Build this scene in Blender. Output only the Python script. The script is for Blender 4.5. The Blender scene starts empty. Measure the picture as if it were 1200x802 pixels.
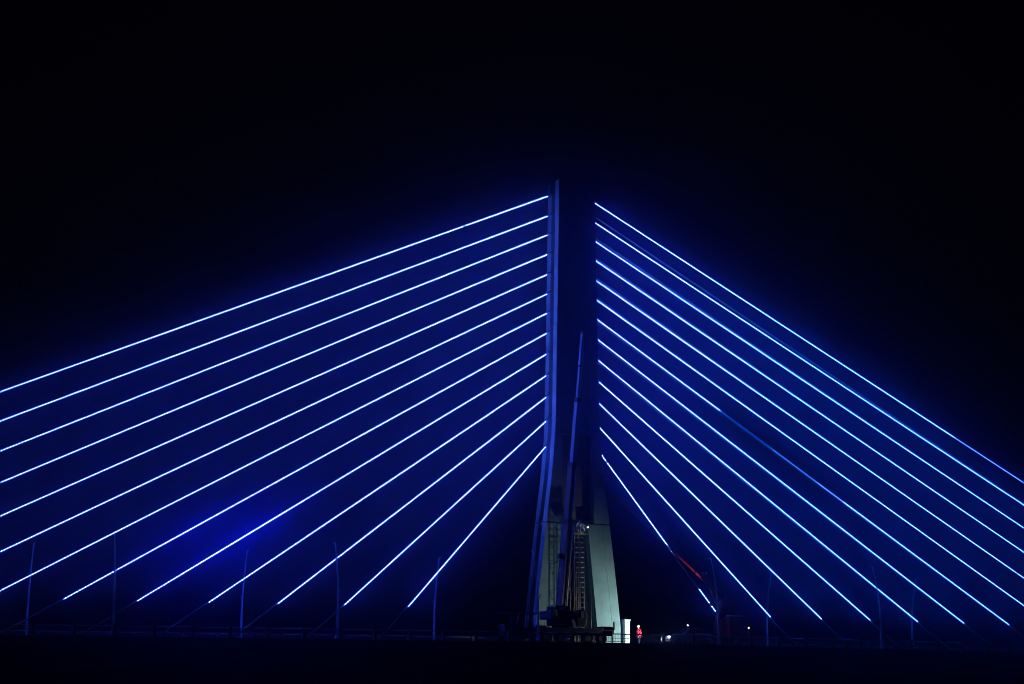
import bpy, math, random
from mathutils import Vector, Matrix
random.seed(7)
S = bpy.context.scene
COL = S.collection
U = 0.7                                   # metres per survey unit used in the pylon and cable tables

# ------------------------------------------------------------------ camera
F, CX, CY, CZ, YAW, PITCH, ROLL = 1997.6, -98.9635 * U, -187.4349 * U, -4.94868 * U, .44993, .20275, .00412
cam = bpy.data.objects.new('camera', bpy.data.cameras.new('camera'))
COL.objects.link(cam); S.camera = cam
cam.data.sensor_width = 36; cam.data.lens = 36 * F / 1200; cam.data.clip_start = .5; cam.data.clip_end = 20000
_f = Vector((math.sin(YAW) * math.cos(PITCH), math.cos(YAW) * math.cos(PITCH), math.sin(PITCH)))
_r = _f.cross(Vector((0, 0, 1))).normalized(); _u = _r.cross(_f)
_r2 = math.cos(ROLL) * _r + math.sin(ROLL) * _u; _u2 = -math.sin(ROLL) * _r + math.cos(ROLL) * _u
_M = Matrix((_r2, _u2, -_f)).transposed().to_4x4(); _M.translation = (CX, CY, CZ); cam.matrix_world = _M

# ------------------------------------------------------------------ night sky, exposure
w = bpy.data.worlds.new('World'); S.world = w; w.use_nodes = True
w.node_tree.nodes['Background'].inputs[0].default_value = (.35, .4, 1, 1)
w.node_tree.nodes['Background'].inputs[1].default_value = .0012
S.view_settings.view_transform = 'Standard'; S.view_settings.look = 'None'
S.cycles.pixel_filter_type = 'BLACKMAN_HARRIS'; S.cycles.filter_width = .95      # a sharp lens
S.view_settings.exposure = 0; S.view_settings.gamma = 1
HAZE_DENSITY, HAZE_G = .0018, .984
LED_BLUE = 17.0

# ------------------------------------------------------------------ materials
def mat(name, col, rough=.6, metal=0, nscale=6, amp=.25, bump=.0, coat=0):
    m = bpy.data.materials.new(name); m.use_nodes = True; nt = m.node_tree
    b = nt.nodes['Principled BSDF']
    tc = nt.nodes.new('ShaderNodeTexCoord')
    n = nt.nodes.new('ShaderNodeTexNoise'); n.inputs['Scale'].default_value = nscale; n.inputs['Detail'].default_value = 6
    nt.links.new(tc.outputs['Object'], n.inputs['Vector'])
    r = nt.nodes.new('ShaderNodeValToRGB')
    r.color_ramp.elements[0].position = .3; r.color_ramp.elements[1].position = .7
    r.color_ramp.elements[0].color = (*[c * (1 - amp) for c in col], 1)
    r.color_ramp.elements[1].color = (*[min(1, c * (1 + amp)) for c in col], 1)
    nt.links.new(n.outputs['Fac'], r.inputs[0]); nt.links.new(r.outputs[0], b.inputs['Base Color'])
    b.inputs['Roughness'].default_value = rough; b.inputs['Metallic'].default_value = metal
    if coat: b.inputs['Coat Weight'].default_value = coat
    if bump:
        bp = nt.nodes.new('ShaderNodeBump'); bp.inputs['Strength'].default_value = bump; bp.inputs['Distance'].default_value = .02
        nt.links.new(n.outputs['Fac'], bp.inputs['Height']); nt.links.new(bp.outputs[0], b.inputs['Normal'])
    return m
def emit(name, col, s, sample=True):
    m = bpy.data.materials.new(name); m.use_nodes = True; nt = m.node_tree; nt.nodes.clear()
    e = nt.nodes.new('ShaderNodeEmission'); o = nt.nodes.new('ShaderNodeOutputMaterial')
    e.inputs[0].default_value = (*col, 1); e.inputs[1].default_value = s
    nt.links.new(e.outputs[0], o.inputs[0])
    m.cycles.emission_sampling = 'FRONT' if sample else 'NONE'
    return m
def led_mat(name, white, cyan, sample, blue=1.):
    """LED colour: white near the pylon, cyan-white in the strings of the right-hand span"""
    m = emit(name, (1, 1, 1), 1, sample); nt = m.node_tree
    e = [n for n in nt.nodes if n.type == 'EMISSION'][0]
    g = nt.nodes.new('ShaderNodeNewGeometry'); sx = nt.nodes.new('ShaderNodeSeparateXYZ')
    mr = nt.nodes.new('ShaderNodeMapRange'); mr.inputs[1].default_value = 3; mr.inputs[2].default_value = 24
    mx = nt.nodes.new('ShaderNodeMix'); mx.data_type = 'RGBA'
    mx.inputs[6].default_value = (*white, 1); mx.inputs[7].default_value = (*cyan, 1)
    nt.links.new(g.outputs['Position'], sx.inputs[0]); nt.links.new(sx.outputs[0], mr.inputs[0])
    nt.links.new(mr.outputs[0], mx.inputs[0]); nt.links.new(mx.outputs[2], e.inputs[0])
    ab = nt.nodes.new('ShaderNodeMath'); ab.operation = 'ABSOLUTE'          # strings are driven harder near the pylon
    m2 = nt.nodes.new('ShaderNodeMapRange'); m2.inputs[1].default_value = 6; m2.inputs[2].default_value = 60
    m2.inputs[3].default_value = 1.35; m2.inputs[4].default_value = .68
    nt.links.new(sx.outputs[0], ab.inputs[0]); nt.links.new(ab.outputs[0], m2.inputs[0]); nt.links.new(m2.outputs[0], e.inputs[1])
    return m
MT = dict(
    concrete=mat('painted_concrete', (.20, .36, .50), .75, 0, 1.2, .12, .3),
    core=mat('raw_concrete', (.16, .165, .17), .9, 0, 3, .2, .3),
    deckc=mat('deck_concrete', (.11, .11, .105), .85, 0, 2, .2, .3),
    post=mat('post_concrete', (.12, .12, .12), .85, 0, 5, .2, .2),
    asphalt=mat('asphalt', (.045, .045, .048), .9, 0, 40, .3, .4),
    paint=mat('road_paint', (.7, .7, .68), .6, 0, 9, .12),
    ground=mat('bank_soil_and_grass', (.035, .04, .025), .95, 0, .6, .4, .6),
    galv=mat('galvanised_steel', (.42, .43, .45), .45, .6, 14, .15),
    pole=mat('pole_paint', (.28, .54, .9), .4, 0, 8, .1),
    sheath=mat('cable_sheath', (.14, .24, .36), .55, 0, 10, .12),
    anchor=mat('anchor_steel', (.10, .10, .11), .55, .3, 12, .25),
    rail=mat('rail_paint', (.20, .21, .24), .5, .2, 10, .2),
    boom=mat('boom_paint', (.10, .10, .15), .45, 0, 3, .12),
    craneb=mat('crane_body_paint', (.06, .06, .10), .5, 0, 3, .2),
    dark=mat('dark_steel', (.04, .04, .045), .6, .2, 8, .3),
    rubber=mat('tyre_rubber', (.02, .02, .02), .9, 0, 20, .2),
    rim=mat('wheel_rim', (.3, .3, .3), .4, .7, 8, .1),
    glass=mat('tinted_glass', (.02, .025, .03), .06, 0, 4, .1, 0, .6),
    palegl=mat('cab_window', (.45, .55, .55), .12, 0, 4, .1, 0, .6),
    red=mat('orange_red_paint', (.75, .06, .05), .4, 0, 4, .12, 0, .3),
    red_shaded=mat('shaded_dark_red_paint', (.24, .025, .025), .55, 0, 4, .25),  # the red darkened to stand for paint out of the light
    greyp=mat('grey_telescope', (.25, .25, .25), .45, .3, 6, .15),
    carp=mat('car_paint', (.75, .6, .95), .35, 0, 5, .06, 0, 1),
    white=mat('white_sheet_metal', (.6, .78, .92), .5, 0, 3, .05),
    cloth=mat('red_workwear', (.85, .03, .10), .85, 0, 30, .15, .3),
    trousers=mat('dark_blue_trousers', (.012, .015, .08), .9, 0, 30, .2, .3),
    skin=mat('skin', (.45, .27, .2), .6, 0, 20, .08),
    hair=mat('dark_hair', (.02, .015, .01), .7, 0, 60, .2),
    helmet=mat('white_helmet', (.8, .8, .78), .3, 0, 5, .03),
    boot=mat('work_boot', (.04, .035, .03), .8, 0, 20, .2),
    tube=mat('scaffold_tube', (.16, .14, .15), .5, .4, 12, .3),
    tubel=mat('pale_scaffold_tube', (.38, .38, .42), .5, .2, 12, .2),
    board=mat('scaffold_board', (.28, .2, .12), .85, 0, 8, .25),
    bluep=mat('blue_reflector', (.05, .12, .6), .3, 0, 6, .1),
)
LS = led_mat('led_strip_light', (.30, 1.0, LED_BLUE), (.45, 2.0, LED_BLUE), True)
LN = led_mat('led_node_light', (5.6, 7.0, LED_BLUE), (2.0, 5.8, LED_BLUE), False)
LDIM = emit('led_strip_dim_blue', (.0, .12, 1.3), 1)
LMID = emit('led_strip_mid_blue', (.06, .4, 3), 1)
LAZ = emit('led_strip_azure', (.25, .75, 6), 1)
LHEAD = emit('headlamp_glow', (.9, 1, .92), 30)
LFLOOD = emit('flood_glow', (.75, 1, .98), 6)
LWARM = emit('warm_lamp_glow', (1, .82, .6), 4)
LWHITE = emit('marker_glow', (.9, .9, 1), .8)

# ------------------------------------------------------------------ mesh helpers
class MB:
    def __init__(s): s.v = []; s.f = []
    def raw(s, v, f):
        n = len(s.v); s.v += [tuple(q) for q in v]; s.f += [tuple(n + i for i in q) for q in f]; return s
    def box(s, a, b):
        (x0, y0, z0), (x1, y1, z1) = a, b
        return s.raw([(x0,y0,z0),(x1,y0,z0),(x1,y1,z0),(x0,y1,z0),(x0,y0,z1),(x1,y0,z1),(x1,y1,z1),(x0,y1,z1)],
                     [(0,3,2,1),(4,5,6,7),(0,1,5,4),(1,2,6,5),(2,3,7,6),(3,0,4,7)])
    def cbox(s, c, d): return s.box([c[i] - d[i] / 2 for i in range(3)], [c[i] + d[i] / 2 for i in range(3)])
    def prism(s, poly, y0, y1):               # poly in x-z, counter-clockwise seen from -y
        n = len(poly)
        v = [(x, y0, z) for x, z in poly] + [(x, y1, z) for x, z in poly]
        return s.raw(v, [tuple(range(n)), tuple(range(2 * n - 1, n - 1, -1))] + [(i + n, (i + 1) % n + n, (i + 1) % n, i) for i in range(n)])
    def tube(s, pts, r, n=8, spin=0., cap=True, ref=None):
        pts = [Vector(p) for p in pts]; rs = r if isinstance(r, (list, tuple)) else [r] * len(pts)
        v = []; f = []
        for i, p in enumerate(pts):
            d = (pts[min(i + 1, len(pts) - 1)] - pts[max(i - 1, 0)]).normalized()
            ax = Vector(ref) if ref else (Vector((0, 1, 0)) if abs(d.y) < .9 else Vector((1, 0, 0)))
            a = (ax - d * ax.dot(d)).normalized(); b = d.cross(a)
            for q in range(n):
                t = q / n * math.tau + spin; v.append(p + rs[i] * (math.cos(t) * a + math.sin(t) * b))
        for i in range(len(pts) - 1):
            for q in range(n): f.append((i*n+q, i*n+(q+1) % n, (i+1)*n+(q+1) % n, (i+1)*n+q))
        if cap: f += [tuple(range(n - 1, -1, -1)), tuple((len(pts) - 1) * n + q for q in range(n))]
        return s.raw(v, f)
    def disc(s, c, r, wd, n=20, r2=None):    # short cylinder, axis along y
        return s.tube([(c[0], c[1] - wd / 2, c[2]), (c[0], c[1] + wd / 2, c[2])], [r, r2 or r], n)
    def ball(s, c, r, n=10, m=6, sc=(1, 1, 1)):
        v = [(c[0], c[1], c[2] - r * sc[2])]; f = []
        for j in range(1, m):
            t = math.pi * j / m
            for i in range(n):
                p = math.tau * i / n
                v.append((c[0] + r * sc[0] * math.sin(t) * math.cos(p), c[1] + r * sc[1] * math.sin(t) * math.sin(p), c[2] - r * sc[2] * math.cos(t)))
        v.append((c[0], c[1], c[2] + r * sc[2]))
        for i in range(n): f.append((0, 1 + (i + 1) % n, 1 + i)); f.append((len(v) - 1, 1 + (m - 2) * n + i, 1 + (m - 2) * n + (i + 1) % n))
        for j in range(m - 2):
            for i in range(n): f.append((1+j*n+i, 1+j*n+(i+1) % n, 1+(j+1)*n+(i+1) % n, 1+(j+1)*n+i))
        return s.raw(v, f)
    def mesh(s, name, m, smooth=False):
        me = bpy.data.meshes.new(name); me.from_pydata(s.v, [], s.f); me.materials.append(m)
        if smooth: me.polygons.foreach_set('use_smooth', [True] * len(me.polygons))
        me.update(); return me
    def build(s, name, m, parent=None, smooth=False, bevel=0, kind=None, label=None):
        o = bpy.data.objects.new(name, s.mesh(name, m, smooth)); COL.objects.link(o)
        if parent:
            o.parent = parent
            o.matrix_parent_inverse = Matrix.Translation(-world_loc(parent))   # meshes are written in world metres
        if bevel:
            b = o.modifiers.new('bevel', 'BEVEL'); b.width = bevel; b.segments = 2; b.limit_method = 'ANGLE'
        if kind: o['kind'] = kind
        if label: o['label'] = label
        return o
LOCS = {}
def world_loc(o): return Vector(LOCS.get(o.name, (0, 0, 0)))
def thing(name, label, cat, loc=(0, 0, 0), group=None):
    o = bpy.data.objects.new(name, None); COL.objects.link(o); o.location = loc; o.empty_display_size = .3
    LOCS[o.name] = tuple(loc); o['label'] = label; o['category'] = cat
    if group: o['group'] = group
    return o
def structure(o): o['kind'] = 'structure'; return o
def lamp(name, kind, loc, target, watts, col, angle=60, blend=.5, r=.05, parent=None):
    l = bpy.data.lights.new(name, kind); l.energy = watts; l.color = col; l.shadow_soft_size = r
    o = bpy.data.objects.new(name, l); COL.objects.link(o); o.location = loc
    if kind == 'SPOT':
        l.spot_size = math.radians(angle); l.spot_blend = blend
        o.rotation_euler = (Vector(target) - Vector(loc)).to_track_quat('-Z', 'Y').to_euler()
    if parent:
        o.parent = parent; o.matrix_parent_inverse = Matrix.Translation(-world_loc(parent))
    return o
def lerp_table(t, z):
    t = sorted(t)
    if z <= t[0][0]: return t[0][1]
    for (a, p), (b, q) in zip(t, t[1:]):
        if z <= b: return p + (q - p) * (z - a) / (b - a)
    return t[-1][1]
GZ = -5.06                                  # ground level
DECK = .455
def dz(x): return DECK - .0049 * abs(x)     # the deck falls gently away from the pylon

# ------------------------------------------------------------------ ground
gb = MB(); N = 24
xs = [-6000 + 12000 * i / N for i in range(N + 1)]
gb.raw([(x, y + 400, GZ) for y in xs for x in xs], [(j*(N+1)+i, j*(N+1)+i+1, (j+1)*(N+1)+i+1, (j+1)*(N+1)+i) for j in range(N) for i in range(N)])
structure(gb.build('ground', MT['ground']))

# ------------------------------------------------------------------ deck
XE = 150.
def strip(y0, y1, zo0, zo1, xs=(-XE, 0, XE)):
    """a solid strip following the deck line"""
    b = MB()
    for a, c in zip(xs, xs[1:]):
        v = []
        for x in (a, c):
            v += [(x, y0, dz(x) + zo0), (x, y1, dz(x) + zo0), (x, y1, dz(x) + zo1), (x, y0, dz(x) + zo1)]
        b.raw(v, [(0, 4, 5, 1), (3, 2, 6, 7), (0, 3, 7, 4), (1, 5, 6, 2), (0, 1, 2, 3), (4, 7, 6, 5)])
    return b
HW = 6.75
bd = thing('bridge_deck', 'long dark concrete bridge deck running behind the railing under the lit cables', 'bridge', (0, 0, DECK - 1))
strip(-HW + .25, HW - .25, -.32, -.012).build('deck_slab', MT['deckc'], bd)
for s in (-1, 1):
    ys = sorted((s * (HW - .248), s * (HW + .06)))
    nb = 60
    for i in range(nb):
        a = -XE * .5 + XE * i / nb; c = a + XE / nb - .03
        v = MB(); b0 = strip(ys[0], ys[1], -.55, .10, (a, c)); b0.build('edge_beam', MT['deckc'], bd)
gird = MB()
for a, c in ((-XE, 0), (0, XE)):
    for yc in (0,):
        v = []
        for x in (a, c):
            z = dz(x)
            v += [(x, -3.0, z - 1.9), (x, 3.0, z - 1.9), (x, 4.6, z - .322), (x, -4.6, z - .322)]
        gird.raw(v, [(0, 4, 5, 1), (3, 2, 6, 7), (0, 3, 7, 4), (1, 5, 6, 2), (0, 1, 2, 3), (4, 7, 6, 5)])
gird.build('box_girder', MT['deckc'], bd)
rib0 = MB().raw([(-.12, -6.4, -.35), (.12, -6.4, -.35), (.12, -4.2, -.35), (-.12, -4.2, -.35), (-.12, -6.4, -.5), (.12, -6.4, -.5), (.12, -4.1, -1.2), (-.12, -4.1, -1.2)],
                [(0, 1, 2, 3), (7, 6, 5, 4), (0, 4, 5, 1), (1, 5, 6, 2), (2, 6, 7, 3), (3, 7, 4, 0)]).mesh('deck_rib', MT['deckc'])
for i in range(41):
    for s in (0, math.pi):
        x = -60 + 3 * i
        o = bpy.data.objects.new('deck_rib', rib0); COL.objects.link(o); o.parent = bd
        o.location = Vector((x, 0, dz(x))) - world_loc(bd); o.rotation_euler = (0, 0, s)
structure(strip(-5.9, -1.2, -.008, 0).build('road', MT['asphalt']))
structure(strip(1.2, 5.9, -.008, 0).build('road', MT['asphalt']))
structure(strip(-1.19, 1.19, -.01, .14).build('median_kerb', MT['deckc']))
for s in (-1, 1):
    structure(strip(*sorted((s * 5.91, s * 6.49)), -.01, .13).build('pavement', MT['deckc']))
for s in (-1, 1):
    for yy in (1.5, 5.6):
        structure(strip(*sorted((s * yy, s * (yy + .12))), .001, .004).build('lane_marking', MT['paint']))
    mk = MB()
    for i in range(-18, 18):
        x = i * 4.; b = strip(s * 3.5 - .06, s * 3.5 + .06, .001, .004, (x, x + 2)); mk.raw(b.v, b.f)
    structure(mk.build('lane_marking', MT['paint']))
for x in (-96, -52, 52, 96):
    side = 'left' if x < 0 else 'right'; far = 'farther' if abs(x) > 60 else 'nearer'
    p = thing('bridge_pier', f'concrete pier under the deck on the {side} span, the {far} one from the pylon', 'pier', (x, 0, GZ), 'piers under the bridge deck')
    for s in (-1, 1):
        MB().prism([(x - .9, GZ), (x + .9, GZ), (x + .7, dz(x) - 2.5), (x - .7, dz(x) - 2.5)], s * 2.2 - .6, s * 2.2 + .6).build('column', MT['deckc'], p, bevel=.05)
    MB().box((x - .9, -3.2, dz(x) - 2.497), (x + .9, 3.2, dz(x) - 1.93)).build('cap_beam', MT['deckc'], p, bevel=.04)

# ------------------------------------------------------------------ railings
def railing(s, label):
    y = s * (HW - .09)
    t = thing('bridge_railing', label, 'railing', (0, y, DECK))
    L = 17.22 / 6; x0 = -6.4 - L * 20
    pm = MB().box((-.11, -.11, 0), (.11, .11, .80)).box((-.14, -.14, .802), (.14, .14, .86)).mesh('post', MT['post'])
    for i in range(45):
        x = x0 + i * L
        o = bpy.data.objects.new('post', pm); COL.objects.link(o); o.parent = t; o.location = Vector((x, y, dz(x) + .10)) - world_loc(t)
        if i < 44:
            a, c = x + .14, x + L - .14
            za, zc = dz(a), dz(c)
            MB().tube([(a, y, za + .84), (c, y, zc + .84)], .045, 8).build('top_rail', MT['rail'], t, True)
            MB().tube([(a, y, za + .50), (c, y, zc + .50)], .022, 6).build('middle_rail', MT['rail'], t, True)
            MB().tube([(a, y, za + .22), (c, y, zc + .22)], .022, 6).build('bottom_rail', MT['rail'], t, True)
    b = MB()
    for i in range(44):
        for q in range(1, 16):
            x = x0 + i * L + .14 + q * (L - .28) / 16
            b.tube([(x, y, dz(x) + .22), (x, y, dz(x) + .82)], .011, 4, cap=False)
    b.build('baluster', MT['rail'], t, kind='stuff')
railing(-1, 'dark post and tube railing along the near edge of the bridge deck')
railing(1, 'dark post and tube railing along the far edge of the deck behind the cables')

# ------------------------------------------------------------------ pylon
XO = [(-6.6, 6.95), (2.5, 5.92), (7, 5.43), (12, 4.84), (16.7, 4.28), (20.3, 3.8), (23.3, 3.48), (26.5, 3.2), (30, 3.08), (43, 2.85), (59.6, 2.58)]
XI = [(-6.6, 3.4), (2.5, 2.6), (6.5, 2.22), (15.6, 1.3)]
XO = [(z * U, x * U) for z, x in XO]; XI = [(z * U, x * U) for z, x in XI]
xo = lambda z: lerp_table(XO, z); xi = lambda z: lerp_table(XI, z)
ZT = 41.6
pyl = thing('bridge_pylon', 'tall pale concrete A shaped pylon standing between the two fans of lit cables', 'pylon', (0, 0, GZ))
def zsplit(z0, z1):
    ks = [z for z, _ in XO if z0 + .01 < z < z1 - .01]; return [z0] + ks + [z1]
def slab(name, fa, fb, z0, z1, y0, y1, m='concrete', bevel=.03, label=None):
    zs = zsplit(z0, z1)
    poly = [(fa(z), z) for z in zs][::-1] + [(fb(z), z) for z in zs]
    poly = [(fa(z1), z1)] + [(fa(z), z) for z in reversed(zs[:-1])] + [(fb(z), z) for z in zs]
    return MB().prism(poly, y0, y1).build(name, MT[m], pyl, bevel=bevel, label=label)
YN, YG = 1.085, .36                          # half depth, half width of the groove that takes the anchors
JO = 10.92                                   # the wide joint above the leg opening
lifts = [GZ, .9, JO - .09]
for sd in (-1, 1):
    fo = lambda z: sd * xo(z); fi = lambda z: sd * xi(z); fm = lambda z: sd * (xi(z) + .64 * (xo(z) - xi(z)))
    for z0, z1 in zip(lifts, lifts[1:]):
        for y0, y1 in ((-YN, -YG), (YG, YN)):
            g = .004
            pieces = ((fi, lambda z: fm(z) - sd * .003), (lambda z: fm(z) + sd * .003, fo)) if z0 > 0 else ((fi, fo),)
            for a, b in pieces:
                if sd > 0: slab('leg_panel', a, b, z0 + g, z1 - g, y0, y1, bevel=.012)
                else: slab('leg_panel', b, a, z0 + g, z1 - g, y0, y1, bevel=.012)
    a, b = (lambda z: sd * (xi(z) + .06)), (lambda z: sd * (xo(z) - .38))
    if sd < 0: a, b = b, a
    slab('leg_core', a, b, GZ, JO + .3, -YG - .1, YG + .1, 'core', 0)
    a, b = (lambda z: sd * (xi(z) + .1)), (lambda z: sd * (xo(z) - .12))
    if sd < 0: a, b = b, a
    slab('joint_filler', a, b, JO - .3, JO + .2, -YN + .12, YN - .12, 'core', 0)
# flanges and recessed web above the opening
zl2 = [JO, 15.4, 18.6]
for sd in (-1, 1):
    fi2 = lambda z: sd * 1.52; fo = lambda z: sd * xo(z)
    for z0, z1 in zip(zl2, zl2[1:]):
        for y0, y1 in ((-YN, -YG), (YG, YN)):
            a, b = (fi2, fo) if sd > 0 else (fo, fi2)
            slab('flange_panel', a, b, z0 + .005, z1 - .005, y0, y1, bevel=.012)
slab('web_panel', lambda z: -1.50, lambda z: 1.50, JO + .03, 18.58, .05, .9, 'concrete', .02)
# upper shaft lifts
nz = 7
for i in range(nz):
    z0 = 18.6 + (ZT - 18.6) * i / nz; z1 = 18.6 + (ZT - 18.6) * (i + 1) / nz
    for y0, y1 in ((-YN, -YG), (YG, YN)):
        slab('shaft_panel', lambda z: -xo(z), lambda z: xo(z), z0 + .005, z1 - .005, y0, y1, bevel=.012)
slab('shaft_core', lambda z: -(xo(z) - .48), lambda z: xo(z) - .48, JO + .35, ZT - .15, -YG - .003, YG + .003, 'core', 0)
# narrow steel guide on each side of the groove
for sd in (-1, 1):
    for yy in (-.30, .30):
        p = [(sd * (xo(z) - .42), yy, z) for z in (1.5, 5, 9, 12, 15, 18.6, 21, 30, 41)]
        MB().tube(p, .04, 6).build('guide_rail', MT['galv'], pyl, True)
MB().box((-1.6, -.9, ZT + .002), (1.6, .9, ZT + .12)).build('top_slab', MT['core'], pyl, bevel=.02)
MB().tube([(.9, .3, ZT + .12), (.9, .3, ZT + 1.1)], .02, 6).build('lightning_rod', MT['galv'], pyl)

# ------------------------------------------------------------------ stay cables with LED strings
Z = [57.332, 54.682, 52.178, 49.615, 46.987, 44.44, 41.935, 39.344, 36.66, 33.906, 31.148, 28.1, 24.907]
ORD = ['topmost', 'second', 'third', 'fourth', 'fifth', 'sixth', 'seventh', 'eighth', 'ninth', 'tenth', 'eleventh', 'twelfth', 'lowest']
EXTRA = {(-1, 0): ', with one small dark gap', (-1, 7): ', glowing brighter blue half way', (-1, 8): ', with the strongest blue glow',
         (1, 0): ', turning azure blue far out', (1, 6): ', dim blue in its middle', (1, 12): ', its light string broken by dark gaps',
         (1, 9): ', dark gap near a lamp', (1, 4): ', tiny gap at far right'}
# dark gaps and coloured runs as |x| ranges
GAP = {(-1, 0): [(10.45, 10.75)], (1, 12): [(3.3, 3.55), (9.98, 12.85), (13.8, 14.1)], (1, 9): [(33.0, 33.25)], (1, 4): [(49.6, 49.85)]}
def swell(c, w, peak, n=9):
    return [(c + w * (2 * i / n - 1), c + w * (2 * (i + 1) / n - 1),
             emit('led_strip_swell', (.008, .022, 1), LED_BLUE + peak * math.exp(-((2 * (i + .5) / n - 1) * 1.9) ** 2))) for i in range(n)]
RUN = {(-1, 8): swell(29.5, 7.5, 165, 11), (-1, 7): swell(33.5, 6.5, 80, 11),
       (1, 6): [(15.4, 21, LDIM), (21, 26, LMID), (26, 29, LAZ)], (1, 0): [(42.7, 90, LAZ)]}
SHZ = [0.08, .58, .35, .28, .28, .24, -.22, -.24, -.27, -.10, -.13, -.08, -.06]
for s in (-1, 1):
    for k in range(13):
        n = 12 - k
        A = Vector((s * (3.79 - .023 * n) * U, 0, Z[k] * U))
        x0 = 21.82 if s < 0 else 21.10
        B = Vector((s * (x0 + 8 * n) * U, 0, (4.85 - .039 * n) * U))
        d = (B - A).normalized()
        at = lambda x: A + d * ((x - abs(A.x)) / abs(d.x))
        xe = abs(B.x)
        if (s, k) == (1, 12): xe = 14.57
        side = 'left' if s < 0 else 'right'
        lab = (f'{ORD[k]} lit stay cable of the {side} fan' if k in (0, 12) else f'lit stay cable, {ORD[k]} from the top in the {side} fan') + EXTRA.get((s, k), '')
        xd = abs(A.x)
        while at(xd).z > dz(xd) + .13: xd += .05
        G = at(xd); G.z = dz(xd) + .10
        c = thing('stay_cable', lab, 'cable', tuple(G), 'lit stay cables fanning out from the pylon')
        # sheath, a hand's breadth behind its string of lights
        off = Vector((0, .20, 0))
        top = at(abs(A.x) - 1.45) + off + Vector((0, -.15, (SHZ[k] if s > 0 else .10)))
        low = G + off
        MB().tube([top, top.lerp(low, .25), top.lerp(low, .5), top.lerp(low, .75), low], .062, 8).build('cable_sheath', MT['sheath'], c, True)
        MB().tube([low.lerp(top, 2.6 / (low - top).length), low], [.085, .10], 10).build('deck_anchor', MT['anchor'], c, True)
        # anchor box in the pylon groove (a part of the cable's socket)
        hx = abs(top.x)
        MB().tube([top, top.lerp(low, .75 / (low - top).length)], [.15, .12], 10).build('pylon_socket', MT['anchor'], c, True)
        # cut the lit length into runs
        cuts = sorted(set([abs(A.x), xe] + [q for g in GAP.get((s, k), []) for q in g] + [q for r in RUN.get((s, k), []) for q in r[:2]]))
        cuts = [q for q in cuts if abs(A.x) - 1e-6 <= q <= xe + 1e-6]
        node = {}
        for a, b in zip(cuts, cuts[1:]):
            m = (a + b) / 2
            if any(g[0] < m < g[1] for g in GAP.get((s, k), [])): continue
            mt = LS
            for r0, r1, rm in RUN.get((s, k), []):
                if r0 < m < r1: mt = rm
            pa, pb = at(a), at(b)
            ln = (pb - pa).length; ns = max(1, round(ln / 6))
            MB().tube([pa.lerp(pb, i / ns) for i in range(ns + 1)], .032, 4, spin=math.pi / 4).build('light_strip', mt, c)
            if mt in (LDIM, LMID): continue
            nb = MB(); q = int(ln / .24)
            N1 = Vector((0, 1, 0)); B1 = d.cross(N1)
            for i in range(q + 1):
                p = pa + d * (i * .24 + .02); R = .055; Hh = .055
                nb.raw([p - d * Hh, p + R * N1, p + R * B1, p - R * N1, p - R * B1, p + d * Hh],
                       [(0, 2, 1), (0, 3, 2), (0, 4, 3), (0, 1, 4), (5, 1, 2), (5, 2, 3), (5, 3, 4), (5, 4, 1)])
            nb.build('light_node', LAZ if mt is LAZ else LN, c, kind='stuff')

# ------------------------------------------------------------------ street lamps
def street_lamp(x, s, label):
    y = s * 6.1; z = dz(x) + .13
    t = thing('street_lamp', label, 'street lamp', (x, y, z), 'unlit curved lamp posts along the bridge')
    H = 8.0 - .0049 * abs(x) - z
    pts = []; rs = []
    for i in range(13):
        q = i / 12; lean = max(0, q - .30) ** 2 / .49
        pts.append((x, y - s * .95 * lean, z + H * q)); rs.append(.10 - .052 * q)
    MB().tube(pts, rs, 10).build('pole', MT['pole'], t, True)
    MB().tube([(x, y, z), (x, y, z + .35)], .14, 10).build('base', MT['pole'], t, True)
    p = pts[-1]
    MB().raw([(p[0] - .07, p[1], p[2] - .03), (p[0] + .07, p[1], p[2] - .03), (p[0] + .05, p[1] - s * .5, p[2] + .02), (p[0] - .05, p[1] - s * .5, p[2] + .02),
              (p[0] - .07, p[1], p[2] + .05), (p[0] + .07, p[1], p[2] + .05), (p[0] + .05, p[1] - s * .5, p[2] + .06), (p[0] - .05, p[1] - s * .5, p[2] + .06)],
             [(0, 3, 2, 1), (4, 5, 6, 7), (0, 1, 5, 4), (1, 2, 6, 5), (2, 3, 7, 6), (3, 0, 4, 7)]).build('lamp_head', MT['pole'], t)
    zz = z + H * .5
    MB().tube([(x, y + s * .0, zz - .5), (x, y + s * .28, zz - .05), (x, y + s * .55, zz + .02)], [.035, .03, .05], 8).build('pavement_lamp_arm', MT['pole'], t, True)
LA = ['brighter blue lit lamp post at the far left edge of the bridge, leaning right', 'lamp post leaning right under the strongest blue glow',
      'lamp post crossed by the lowest cable of the left fan', 'lamp post mostly hidden behind the right leg of the pylon',
      'lamp post leaning right, just right of the red truck crane', 'rightmost lamp post, leaning right near the right end of the railing']
for k in range(6): street_lamp(6.9 + 17.22 * (k - 3), 1, LA[k])
LB = ['faint lamp post on the near edge between the two leftmost bright ones', 'faint lamp post on the near edge crossed by the tenth left cable',
      'thin lamp post in front of the left leg of the pylon', 'dim lamp post standing at the rear of the red truck crane',
      'lamp post leaning left, standing beside the rightmost one']
for k in range(5): street_lamp(-6.4 + 17.22 * (k - 2), -1, LB[k])

# ------------------------------------------------------------------ wheels
def wheel(x, y, z, r, wd, parent):
    t = MB().disc((x, y, z), r, wd, 22).build('wheel', MT['rubber'], parent, bevel=.03)
    MB().disc((x, y, z), r * .55, wd + .02, 16).build('rim', MT['rim'], t)
    t.children[0].matrix_parent_inverse = Matrix.Identity(4)

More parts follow.
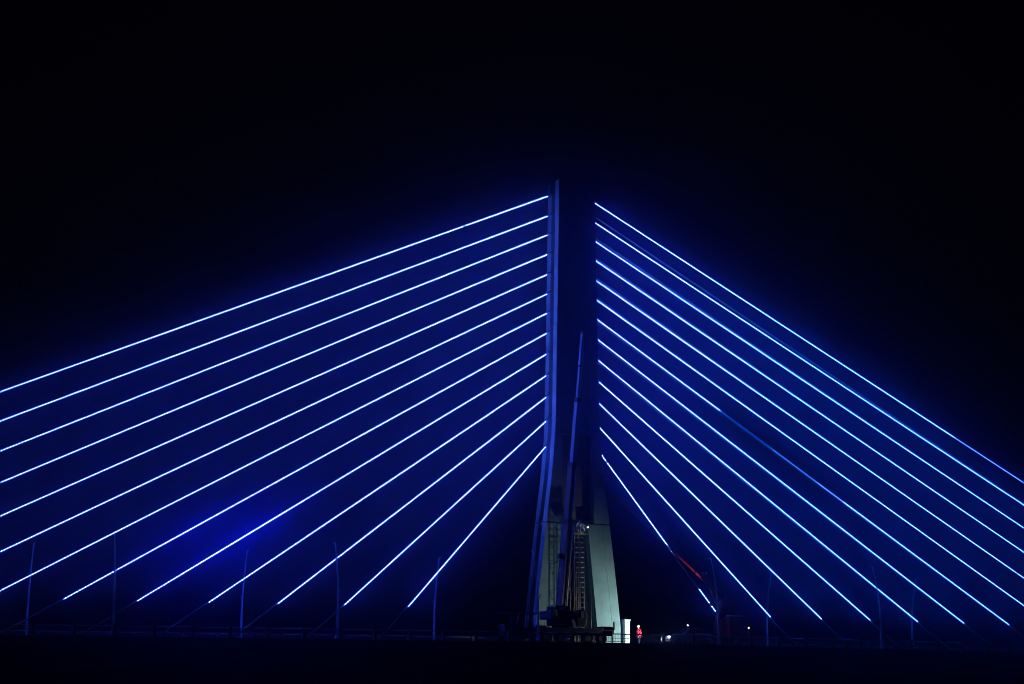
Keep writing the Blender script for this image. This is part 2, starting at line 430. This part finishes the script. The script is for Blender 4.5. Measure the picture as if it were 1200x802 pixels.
# ------------------------------------------------------------------ big telescopic crane in front of the pylon
cr = thing('truck_crane', 'dark blue truck crane with its long boom raised almost upright before the pylon', 'crane', (-1.8, -3.8, DECK))
Y = -3.8; g = DECK
MB().box((-5.9, Y - 1.15, g + .75), (1.15, Y + 1.15, g + 1.15)).build('carrier_frame', MT['craneb'], cr, bevel=.03)
MB().box((-5.7, Y - 1.2, g + 1.152), (.15, Y + 1.2, g + 1.32)).build('carrier_deck', MT['craneb'], cr, bevel=.02)
for i, x in enumerate((-5.0, -3.7, -1.2, .1)):
    for s in (-1, 1): wheel(x, Y + s * 1.0, g + .5, .5, .32, cr)
cab = MB().prism([(.2, g + .85), (1.25, g + .85), (1.35, g + 1.2), (1.15, g + 1.5), (.2, g + 1.5)], Y - 1.15, Y + .1).build('driver_cab', MT['craneb'], cr, bevel=.04)
o = MB().prism([(.5, g + 1.2), (1.12, g + 1.2), (1.0, g + 1.44), (.5, g + 1.44)], Y - 1.165, Y - 1.13).build('cab_glass', MT['glass'], cr)
MB().box((1.22, Y - 1.2, g + 1.25), (1.32, Y - 1.1, g + 1.9)).build('mirror_post', MT['dark'], cr)
for x in (-5.6, -2.4, .9):
    for s in (-1, 1):
        MB().box((x - .12, Y + s * 1.16 - .15, g + .7), (x + .12, Y + s * 1.16 + .15, g + .9)).tube([(x, Y + s * 1.5, g + .06), (x, Y + s * 1.5, g + .85)], .07, 8).cbox((x, Y + s * 1.5, g + .03), (.4, .4, .05)).box((x - .08, Y + s * 1.16 - .34, g + .72), (x + .08, Y + s * 1.16 + .34, g + .86)).build('outrigger', MT['dark'], cr)
MB().tube([(-3.1, Y, g + 1.33), (-3.1, Y, g + 1.52)], .8, 24).build('turntable', MT['dark'], cr)
MB().prism([(-4.0, g + 1.53), (-2.2, g + 1.53), (-2.0, g + 2.3), (-2.5, g + 2.75), (-4.0, g + 2.75)], Y - .95, Y + .95).build('superstructure', MT['craneb'], cr, bevel=.05)
MB().box((-4.6, Y - 1.1, g + 2.02), (-4.02, Y + 1.1, g + 2.72)).build('counterweight', MT['boom'], cr, bevel=.06)
MB().box((-4.05, Y - .8, g + 3.0), (-2.7, Y - .7, g + 3.1)).box((-4.05, Y + .7, g + 3.0), (-2.7, Y + .8, g + 3.1)).box((-4.05, Y - .8, g + 2.752), (-3.95, Y + .8, g + 3.0)).box((-2.8, Y - .8, g + 2.752), (-2.7, Y + .8, g + 3.0)).build('winch_frame', MT['dark'], cr)
for x in (-3.72, -3.3): MB().disc((x, Y, g + 2.98), .2, 1.0, 18).build('winch_drum', MT['galv'], cr)
opc = MB().prism([(-2.15, g + 1.5), (-1.35, g + 1.5), (-1.2, g + 2.1), (-1.4, g + 2.8), (-2.05, g + 2.8)], Y - 1.1, Y - .35).build('operator_cab', MT['craneb'], cr, bevel=.05)
MB().box((-1.82, Y - 1.125, g + 2.15), (-1.58, Y - 1.095, g + 2.72)).build('cab_window', MT['palegl'], cr)
MB().prism([(-2.6, g + 1.35), (-2.25, g + 1.35), (-2.5, g + 2.0), (-2.75, g + 2.0)], Y - 1.22, Y - 1.15).build('step_plate', MT['white'], cr)
# boom, rectangular sections turned so that a broad and a narrow side show
AX0, AX1 = Vector((-3.12, Y, g + 2.5)), Vector((-.93, Y, 27.25))
ad = (AX1 - AX0).normalized()
refv = (math.cos(math.radians(18)), math.sin(math.radians(18)), 0)
def section(z0, z1, wd, m='boom', name='boom_section'):
    a = AX0 + ad * ((z0 - AX0.z) / ad.z); b = AX0 + ad * ((z1 - AX0.z) / ad.z)
    o = MB().tube([a, b], wd * .7071, 4, spin=math.pi / 4, ref=refv).build(name, MT[m], cr, bevel=.03)
    return a, b
section(g + 2.6, 10.75, .74); section(10.4, 10.85, .80, 'dark', 'section_collar')
section(10.852, 15.6, .56); section(15.3, 15.7, .62, 'dark', 'section_collar')
section(15.702, 21.2, .40, 'pole'); section(20.9, 21.3, .46, 'dark', 'section_collar')  # upper sections in brighter blue: the light on them is in the colour
section(21.302, 27.0, .26, 'pole'); section(24.0, 24.2, .30, 'dark', 'section_collar')
def edge(z0, z1, off, rad, m, name):  # added rods that stand in for light catching the boom's edge
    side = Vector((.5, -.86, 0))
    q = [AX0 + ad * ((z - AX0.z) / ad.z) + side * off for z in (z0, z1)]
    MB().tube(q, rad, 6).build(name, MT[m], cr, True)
edge(3.4, 10.3, .46, .055, 'tubel', 'lit_boom_edge'); edge(11.0, 15.2, .36, .05, 'pole', 'boom_edge_glint')  # pale rod for the headlamp-lit edge, blue rods for the glints above
edge(15.8, 20.8, .28, .045, 'pole', 'boom_edge_glint'); edge(21.4, 26.9, .20, .04, 'pole', 'boom_edge_glint')
MB().disc((-.80, Y, 27.15), .2, .12, 16).disc((-.98, Y, 27.22), .16, .12, 14).build('head_sheave', MT['galv'], cr, bevel=.01)
MB().tube([(-3.2, Y + .05, g + 1.9), (-2.35, Y + .05, 5.2)], .13, 10).build('lift_cylinder', MT['galv'], cr, True)
MB().tube([(-.62, Y, 27.1), (-.62, Y, 14.6)], .012, 5).tube([(-.68, Y, 27.1), (-.68, Y, 14.6)], .012, 5).build('hoist_rope', MT['dark'], cr)
MB().tube([(-.65, Y, 14.6), (-.65, Y, 14.2)], [.07, .1], 8).tube([(-.65, Y, 14.2), (-.6, Y, 14.05), (-.65, Y, 13.95), (-.72, Y, 14.03)], .025, 6).build('hook_block', MT['dark'], cr)
MB().box((-3.35, Y - .35, 7.55), (-3.05, Y + .1, 7.95)).build('hose_reel', MT['dark'], cr)

# ------------------------------------------------------------------ scaffold tower between the legs
sc = thing('scaffold_tower', 'slim scaffold tower with ladder and cluttered lit top between the pylon legs', 'scaffold', (-.4, -1.65, DECK))
y0, y1 = -2.05, -1.25
for x, m in ((-.90, 'tube'), (-.52, 'tube'), (-.32, 'tubel'), (.02, 'tubel')):
    for y in (y0, y1):
        MB().tube([(x, y, DECK), (x, y, 11.0)], .026, 6).build('upright', MT['tube'], sc, True)
MB().tube([(.68, y0, DECK), (.68, y0, 5.0)], .026, 6).build('upright', MT['tube'], sc, True)
rg = MB().tube([(-.17, 0, 0), (.17, 0, 0)], .02, 6).mesh('rung', MT['tubel'])
rg2 = MB().tube([(-.19, 0, 0), (.19, 0, 0)], .02, 6).mesh('rung', MT['tube'])
for i in range(25):
    for mm, xx in ((rg, -.15), (rg2, -.71)):
        o = bpy.data.objects.new('rung', mm); COL.objects.link(o); o.parent = sc
        o.location = Vector((xx, y0 - .01, DECK + .25 + i * .42)) - world_loc(sc)
for i in range(6):
    z = DECK + .1 + i * 1.8
    MB().tube([(-.9, y0, z), (.02, y1, z + 1.7)], .02, 6).build('brace', MT['tube'], sc, True)
    MB().tube([(-.9, y1, z), (-.9, y0, z + 1.7)], .02, 6).build('brace', MT['tube'], sc, True)
for q in range(4):
    MB().box((-.95, y0 - .1 + q * .25, 9.86), (.50, y0 + .13 + q * .25, 9.90)).build('board', MT['board'], sc)
rr = random.Random(5)
for i in range(26):
    a = Vector((rr.uniform(-.92, .40), y0 - .12 + rr.uniform(0, .3), rr.uniform(9.9, 10.55)))
    b = a + Vector((rr.uniform(-.28, .28), rr.uniform(-.1, .1), rr.uniform(.15, .5)))
    MB().tube([a, b], rr.uniform(.014, .036), 6).build('loose_tube', MT['tubel'], sc, True)
for z in (10.35, 10.75):
    MB().tube([(-.95, y0 - .1, z), (.48, y0 - .1, z + .02)], .02, 6).build('guard_rail', MT['tube'], sc, True)
fl = thing('work_floodlight', 'small bright bluish white floodlight on top of the scaffold tower', 'lamp', (.28, -2.3, 10.4))
MB().box((.14, -2.31, 10.32), (.42, -2.17, 10.54)).build('housing', MT['dark'], fl, bevel=.02)
MB().box((.22, -2.325, 10.38), (.34, -2.314, 10.47)).build('lens', LFLOOD, fl)
MB().tube([(.28, -2.2, 10.33), (.28, -2.2, 9.9)], .02, 6).build('bracket', MT['dark'], fl)
lamp('floodlight_beam', 'SPOT', (.30, -2.55, 10.42), (-.6, -1.95, 10.25), 26, (.72, .95, 1), 80, .5, .06, fl)

# ------------------------------------------------------------------ white cabinet beside the right leg
cb = thing('site_cabinet', 'brightly lit white metal cabinet beside the foot of the right pylon leg', 'cabinet', (4.55, -1.0, DECK))
MB().box((4.28, -1.5, DECK + .16), (4.78, -.45, DECK + 2.2)).build('body', MT['white'], cb, bevel=.015)
MB().box((4.24, -1.54, DECK + 2.205), (4.86, -.41, DECK + 2.29)).build('roof', MT['white'], cb, bevel=.01)
MB().box((4.33, -1.525, DECK + .32), (4.73, -1.503, DECK + 2.14)).build('door', MT['white'], cb, bevel=.006)
MB().box((4.66, -1.55, DECK + 1.15), (4.69, -1.528, DECK + 1.35)).build('handle', MT['dark'], cb)
MB().box((4.26, -1.52, DECK + .142), (4.80, -.43, DECK + .158)).build('plinth', MT['deckc'], cb)

# ------------------------------------------------------------------ parked car with its headlamp on
ca = thing('parked_car', 'car pointing left with one headlamp shining at the pylon foot', 'car', (8.0, -4.9, DECK))
cx, cyy = 6.28, -4.9
prof = [(0, .35), (4.15, .35), (4.2, .75), (4.12, 1.02), (3.3, 1.08), (1.15, 1.0), (.12, .86), (-.02, .62)]
body = [(cx + a, DECK + b) for a, b in prof]
MB().prism(body, cyy - .84, cyy + .84).build('body', MT['carp'], ca, bevel=.09)
gh = MB(); q = [(1.2, 1.0), (3.85, 1.04), (3.25, 1.42), (1.95, 1.44)]
v = [(cx + a, cyy - (.78 if i < 2 else .62), DECK + b) for i, (a, b) in enumerate(q)] + [(cx + a, cyy + (.78 if i < 2 else .62), DECK + b) for i, (a, b) in enumerate(q)]
gh.raw(v, [(0, 1, 2, 3), (7, 6, 5, 4), (4, 5, 1, 0), (5, 6, 2, 1), (6, 7, 3, 2), (7, 4, 0, 3)]).build('cabin_glass', MT['glass'], ca, bevel=.04)
MB().box((cx + 1.98, cyy - .6, DECK + 1.442), (cx + 3.22, cyy + .6, DECK + 1.475)).build('roof', MT['carp'], ca, bevel=.015)
MB().prism([(cx + 1.22, DECK + 1.03), (cx + 1.30, DECK + 1.03), (cx + 2.02, DECK + 1.45), (cx + 1.94, DECK + 1.45)], cyy - .79, cyy - .70).build('pillar', MT['carp'], ca)
for a in (.78, 3.4):
    for s in (-1, 1): wheel(cx + a, cyy + s * .76, DECK + .31, .31, .2, ca)
for s in (-1, 1):
    MB().ball((cx - .02, cyy + s * .6, DECK + .74), .10, 12, 8, (.5, 1.2, .8)).build('headlight', LHEAD if s < 0 else MT['glass'], ca, True)
MB().box((cx + 1.35, cyy - 1.0, DECK + 1.0), (cx + 1.5, cyy - .86, DECK + 1.12)).build('wing_mirror', MT['carp'], ca, bevel=.02)
lamp('headlamp_beam', 'SPOT', (cx - .20, cyy - .62, DECK + .78), (2.6, -1.1, DECK + 1.7), 2300, (.88, .94, .68), 118, .7, .1, ca)

# ------------------------------------------------------------------ red truck with telescopic boom
rt = thing('boom_truck', 'orange red boom truck behind the car, its boom reaching to the pylon', 'truck', (12.7, -2.9, DECK))
Y = -2.9
MB().box((9.6, Y - .42, g + .6), (15.4, Y + .42, g + .85)).build('chassis', MT['dark'], rt)
MB().box((9.4, Y - 1.15, g + 1.15), (12.6, Y + 1.15, g + 1.32)).build('flatbed', MT['dark'], rt, bevel=.02)
MB().box((9.5, Y - 1.17, g + 1.322), (10.7, Y - 1.09, g + 1.52)).build('side_board', MT['pole'], rt)
MB().prism([(13.35, g + .75), (15.72, g + .75), (15.78, g + 1.55), (15.45, g + 2.55), (15.2, g + 2.68), (13.35, g + 2.68)], Y - 1.1, Y + 1.1).build('cab', MT['red_shaded'], rt, bevel=.07)
MB().prism([(14.25, g + 1.6), (15.45, g + 1.6), (15.2, g + 2.4), (14.25, g + 2.4)], Y - 1.12, Y - 1.098).build('side_window', MT['glass'], rt)
MB().box((13.4, Y - .95, g + 2.69), (15.1, Y + .95, g + 2.78)).build('roof_deflector', MT['pole'], rt, bevel=.03)
MB().prism([(15.76, g + 1.65), (15.80, g + 1.65), (15.5, g + 2.5), (15.46, g + 2.5)], Y - .95, Y + .95).build('windscreen', MT['glass'], rt)
MB().box((13.36, Y - 1.16, g + 1.05), (14.5, Y - .8, g + 1.12)).build('mudguard', MT['craneb'], rt, bevel=.02)
for x in (10.3, 11.4, 14.0):
    for s in (-1, 1): wheel(x, Y + s * .98, g + .5, .5, .3, rt)
MB().box((12.75, Y - .6, g + .9), (13.3, Y + .6, g + 2.3)).build('turret_base', MT['red_shaded'], rt, bevel=.04)
MB().prism([(12.8, g + 2.32), (14.4, g + 2.82), (14.5, g + 4.0), (13.6, g + 4.4), (12.9, g + 3.6)], Y - .4, Y + .4).build('turret', MT['red_shaded'], rt, bevel=.06)
b0, b1 = Vector((14.15, Y, g + 3.75)), Vector((1.75, -1.75, 14.35))
bdv = b1 - b0
def bsec(t0, t1, r, m, name='boom_section'):
    return MB().tube([b0 + bdv * t0, b0 + bdv * t1], [r, r * .93], 4, spin=math.pi / 4).build(name, MT[m], rt, bevel=.015)
bsec(0, .22, .17, 'red_shaded'); bsec(.224, .265, .13, 'red'); bsec(.275, .39, .10, 'red'); bsec(.392, .46, .10, 'red_shaded'); bsec(.462, .66, .085, 'greyp'); bsec(.662, .86, .07, 'greyp'); bsec(.862, 1.0, .055, 'greyp')  # bright red only on the lit stretch, shade painted in beside it
MB().tube([(13.2, Y, g + 2.6), b0 + bdv * .16 + Vector((0, 0, -.2))], .08, 8).build('lift_cylinder', MT['galv'], rt, True)
MB().tube([(13.1, Y - .5, g + 3.4), (12.0, Y - .5, 5.5), (11.25, Y - .45, 6.55)], [.12, .1, .06], 6).build('auxiliary_arm', MT['red_shaded'], rt)
MB().tube([(10.95, Y - .45, 6.72), (11.6, Y - .45, 6.74)], .03, 6).build('lamp_bar', MT['dark'], rt)
for x in (11.0, 11.38): MB().ball((x + .05, Y - .5, 6.8), .09, 8, 6).build('unlit_lamp', MT['helmet'], rt, True)
tip = b1
MB().tube([tip, tip + Vector((.25, 0, .35)), tip + Vector((.85, 0, .42))], [.06, .05, .04], 6).build('boom_head', MT['red'], rt)
MB().ball((12.55, Y - 1.2, g + .95), .06, 8, 6).build('work_lamp', LWARM, rt, True)
lamp('work_lamp_beam', 'SPOT', (12.5, Y - 1.35, g + 1.0), (10.4, -2.5, 6.7), 1300, (1, .75, .72), 20, .9, .05, rt)

# ------------------------------------------------------------------ small warning beacons
def beacon(x, y, z, label, m, foot=None):
    t = thing('warning_beacon', label, 'beacon', (x, y, dz(x) if foot is None else foot), 'small warning lamps on stakes')
    zb = dz(x) + (.13 if abs(y) > 5.9 else 0)
    MB().tube([(x, y, zb + .05), (x, y, z - .09)], .028, 6).build('stake', MT['pole'], t, True)
    MB().cbox((x, y, zb + .025), (.3, .3, .05)).build('foot', MT['rubber'], t)
    MB().tube([(x, y, z - .09), (x, y, z - .065)], .07, 10).build('holder', MT['dark'], t)
    MB().ball((x, y, z), .065, 10, 6).build('lens', m, t, True)
beacon(8.0, -5.75, 2.18, 'tiny warm warning lamp on a stake right of the parked car', LWARM)
beacon(13.85, -6.2, 2.06, 'tiny warm warning lamp on a pale stake right of the red truck cab', LWARM)
beacon(13.95, -6.36, 1.12, 'low pale marker lamp at the foot of the taller stake', LWHITE)

# ------------------------------------------------------------------ canopied site tractor at the left leg
tr = thing('site_tractor', 'dark site tractor with a thin flat canopy left of the pylon', 'tractor', (-7.0, -4.0, DECK))
Y = -4.0
MB().prism([(-8.65, g + .6), (-7.4, g + .6), (-7.4, g + 1.6), (-8.5, g + 1.55), (-8.65, g + 1.4)], Y - .5, Y + .5).build('bonnet', MT['craneb'], tr, bevel=.06)
MB().box((-7.38, Y - .7, g + .45), (-5.3, Y + .7, g + 1.15)).build('body', MT['dark'], tr, bevel=.05)
MB().box((-6.6, Y - .35, g + 1.152), (-6.1, Y + .35, g + 1.3)).box((-6.1, Y - .35, g + 1.152), (-5.98, Y + .35, g + 1.8)).build('seat', MT['rubber'], tr, bevel=.04)
MB().tube([(-7.1, Y, g + 1.15), (-7.0, Y, g + 1.55)], .03, 6).build('steering_column', MT['dark'], tr)
for s in (-1, 1):
    MB().tube([(-7.62, Y + s * .6, g + 1.5), (-7.42, Y + s * .6, g + 2.42)], .055, 4, spin=.785).build('pillar', MT['pole'], tr)
    MB().tube([(-5.6, Y + s * .6, g + 1.1), (-5.6, Y + s * .6, g + 2.42)], .045, 4, spin=.785).build('pillar', MT['dark'], tr)
    wheel(-8.2, Y + s * .65, g + .42, .42, .28, tr); wheel(-6.0, Y + s * .85, g + .6, .6, .4, tr)
MB().box((-8.5, Y - .85, g + 2.43), (-5.45, Y + .85, g + 2.50)).build('canopy_roof', MT['craneb'], tr, bevel=.02)
for s in (-1, 1): MB().ball((-8.66, Y + s * .42, g + 1.42), .09, 8, 6).build('headlight', MT['palegl'], tr, True)

# ------------------------------------------------------------------ two blue reflectors on the deck edge
for i, (x, z, lb) in enumerate(((37.0, .72, 'upper blue reflector plate clipped to the right end of the railing'), (36.5, .42, 'lower blue reflector plate below the railing at the right'))):
    t = thing('reflector_plate', lb, 'reflector', (x, -6.9, z), 'blue reflector plates on the deck edge')
    MB().raw([(x - .25, -6.9, z - .06), (x + .2, -6.9, z - .02), (x + .27, -6.9, z + .09), (x - .18, -6.9, z + .05),
              (x - .25, -6.86, z - .06), (x + .2, -6.86, z - .02), (x + .27, -6.86, z + .09), (x - .18, -6.86, z + .05)],
             [(0, 1, 2, 3), (7, 6, 5, 4), (0, 4, 5, 1), (1, 5, 6, 2), (2, 6, 7, 3), (3, 7, 4, 0)]).build('plate', MT['bluep'], t)
    MB().box((x - .03, -6.858, z - .03), (x + .03, -6.78, z + .03)).build('clip', MT['dark'], t)

# ------------------------------------------------------------------ worker in red
def worker(px, py, label):
    t = thing('person', label, 'person', (px, py, DECK))
    V = {}; verts = []; edges = []; rad = []
    def add(n, p, r, par=None):
        V[n] = len(verts); verts.append(p); rad.append(r)
        if par is not None: edges.append((V[par], V[n]))
    # facing -x; y is left/right
    add('pelvis', (0, 0, .95), .145)
    add('waist', (-.01, 0, 1.10), .13, 'pelvis'); add('chest', (-.02, 0, 1.30), .16, 'waist'); add('collar', (-.01, 0, 1.44), .11, 'chest')
    add('neck', (-.03, 0, 1.50), .055, 'collar'); add('jaw', (-.05, 0, 1.57), .075, 'neck'); add('skull', (-.04, 0, 1.66), .095, 'jaw'); add('crown', (-.035, 0, 1.72), .07, 'skull')
    for n, s, st in (('r', -1, .10), ('l', 1, -.08)):
        add('hip' + n, (0, s * .10, .88), .10, 'pelvis'); add('knee' + n, (-st * .7 - .02, s * .11, .49), .068, 'hip' + n)
        add('ankle' + n, (-st + .02, s * .12, .10), .047, 'knee' + n); add('toe' + n, (-st - .17, s * .13, .045), .04, 'ankle' + n)
        add('shoulder' + n, (-.01, s * .19, 1.41), .065, 'collar'); add('elbow' + n, (.05 if s < 0 else -.02, s * .25, 1.13), .047, 'shoulder' + n)
        add('wrist' + n, (-.12 if s < 0 else -.10, s * .24, .92), .03, 'elbow' + n)
        add('palm' + n, (-.17 if s < 0 else -.13, s * .235, .84), .032, 'wrist' + n)
        for i in range(4):
            ox = (-.035 + .022 * i)
            a = V['palm' + n]
            base = Vector(verts[a]); L = (.075, .085, .08, .062)[i]
            add(f'f{n}{i}a', tuple(base + Vector((ox - .01, 0, -.045))), .0095, 'palm' + n)
            add(f'f{n}{i}b', tuple(base + Vector((ox - .02, -s * .012, -.045 - L * .5))), .009, f'f{n}{i}a')
            add(f'f{n}{i}c', tuple(base + Vector((ox - .02, -s * .035, -.045 - L * .85))), .008, f'f{n}{i}b')
        b = Vector(verts[V['wrist' + n]])
        add(f't{n}a', tuple(b + Vector((-.055, -s * .01, -.045))), .011, 'palm' + n); add(f't{n}b', tuple(b + Vector((-.085, -s * .02, -.085))), .0095, f't{n}a')
    me = bpy.data.meshes.new('body'); me.from_pydata(verts, edges, []); me.materials.append(MT['skin']); me.materials.append(MT['cloth']); me.materials.append(MT['trousers'])
    o = bpy.data.objects.new('body', me); COL.objects.link(o); o.parent = t
    sk = o.modifiers.new('skin', 'SKIN'); sk.use_smooth_shade = True
    for i, r in enumerate(rad): me.skin_vertices[0].data[i].radius = (r, r)
    me.skin_vertices[0].data[0].use_root = True
    sb = o.modifiers.new('sub', 'SUBSURF'); sb.levels = 2; sb.render_levels = 2
    w = Vector((px, py, DECK))
    def P(*q): return tuple(Vector(q) + w)
    # clothing shells around the body
    def shell(name, pts, rs, m, n=14): MB().tube([P(*p) for p in pts], rs, n).build(name, MT[m], t, True)
    shell('coat', [(.0, 0, .80), (0, 0, .95), (-.01, 0, 1.10), (-.02, 0, 1.30), (-.01, 0, 1.43), (-.02, 0, 1.50)], [.20, .185, .165, .20, .17, .08], 'cloth')
    for n, s in (('r', -1), ('l', 1)):
        sh, el, wr = [verts[V[k + n]] for k in ('shoulder', 'elbow', 'wrist')]
        shell('sleeve', [sh, el, tuple(Vector(el).lerp(Vector(wr), .9))], [.085, .064, .048], 'cloth', 10)
        hp, kn, an = [verts[V[k + n]] for k in ('hip', 'knee', 'ankle')]
        shell('trouser_leg', [hp, kn, tuple(Vector(kn).lerp(Vector(an), .92))], [.12, .085, .07], 'trousers', 10)
        tp = verts[V['toe' + n]]
        shell('boot', [(an[0] + .05, an[1], .06), (an[0], an[1], .08), (tp[0], tp[1], .05)], [.05, .062, .045], 'boot', 8)
    MB().ball(P(-.14, 0, 1.63), .02, 8, 6, (1.1, .8, 1.3)).build('nose', MT['skin'], t, True)
    for s in (-1, 1):
        MB().ball(P(-.125, s * .033, 1.655), .012, 8, 6).build('eye', MT['hair'], t, True)
        MB().ball(P(-.03, s * .093, 1.63), .025, 8, 6, (.8, .4, 1.2)).build('ear', MT['skin'], t, True)
    MB().cbox(P(-.128, 0, 1.585), (.012, .045, .008)).build('mouth', MT['cloth'], t)
    MB().ball(P(-.015, 0, 1.665), .10, 12, 8, (.95, .95, .9)).build('hair', MT['hair'], t, True)
    MB().ball(P(-.04, 0, 1.715), .125, 16, 8, (1.1, .95, .95)).cbox(P(-.15, 0, 1.71), (.12, .16, .015)).build('helmet', MT['helmet'], t, True)
worker(5.50, -1.8, 'worker in a red coat and white helmet standing right of the white cabinet')

# ------------------------------------------------------------------ the air: one even, faint haze
hb = MB().box((-6100, -5700, GZ - 1), (6100, 6500, ZT + 2.5)).build('haze', MT['glass'])
hm = bpy.data.materials.new('haze_air'); hm.use_nodes = True; nt = hm.node_tree; nt.nodes.clear()
vv = nt.nodes.new('ShaderNodeVolumePrincipled'); oo = nt.nodes.new('ShaderNodeOutputMaterial'); nt.links.new(vv.outputs[0], oo.inputs['Volume'])
vv.inputs['Density'].default_value = HAZE_DENSITY; vv.inputs['Anisotropy'].default_value = HAZE_G
vv.inputs['Color'].default_value = (.15, .3, 1, 1)
hb.data.materials.clear(); hb.data.materials.append(hm); hb['kind'] = 'stuff'
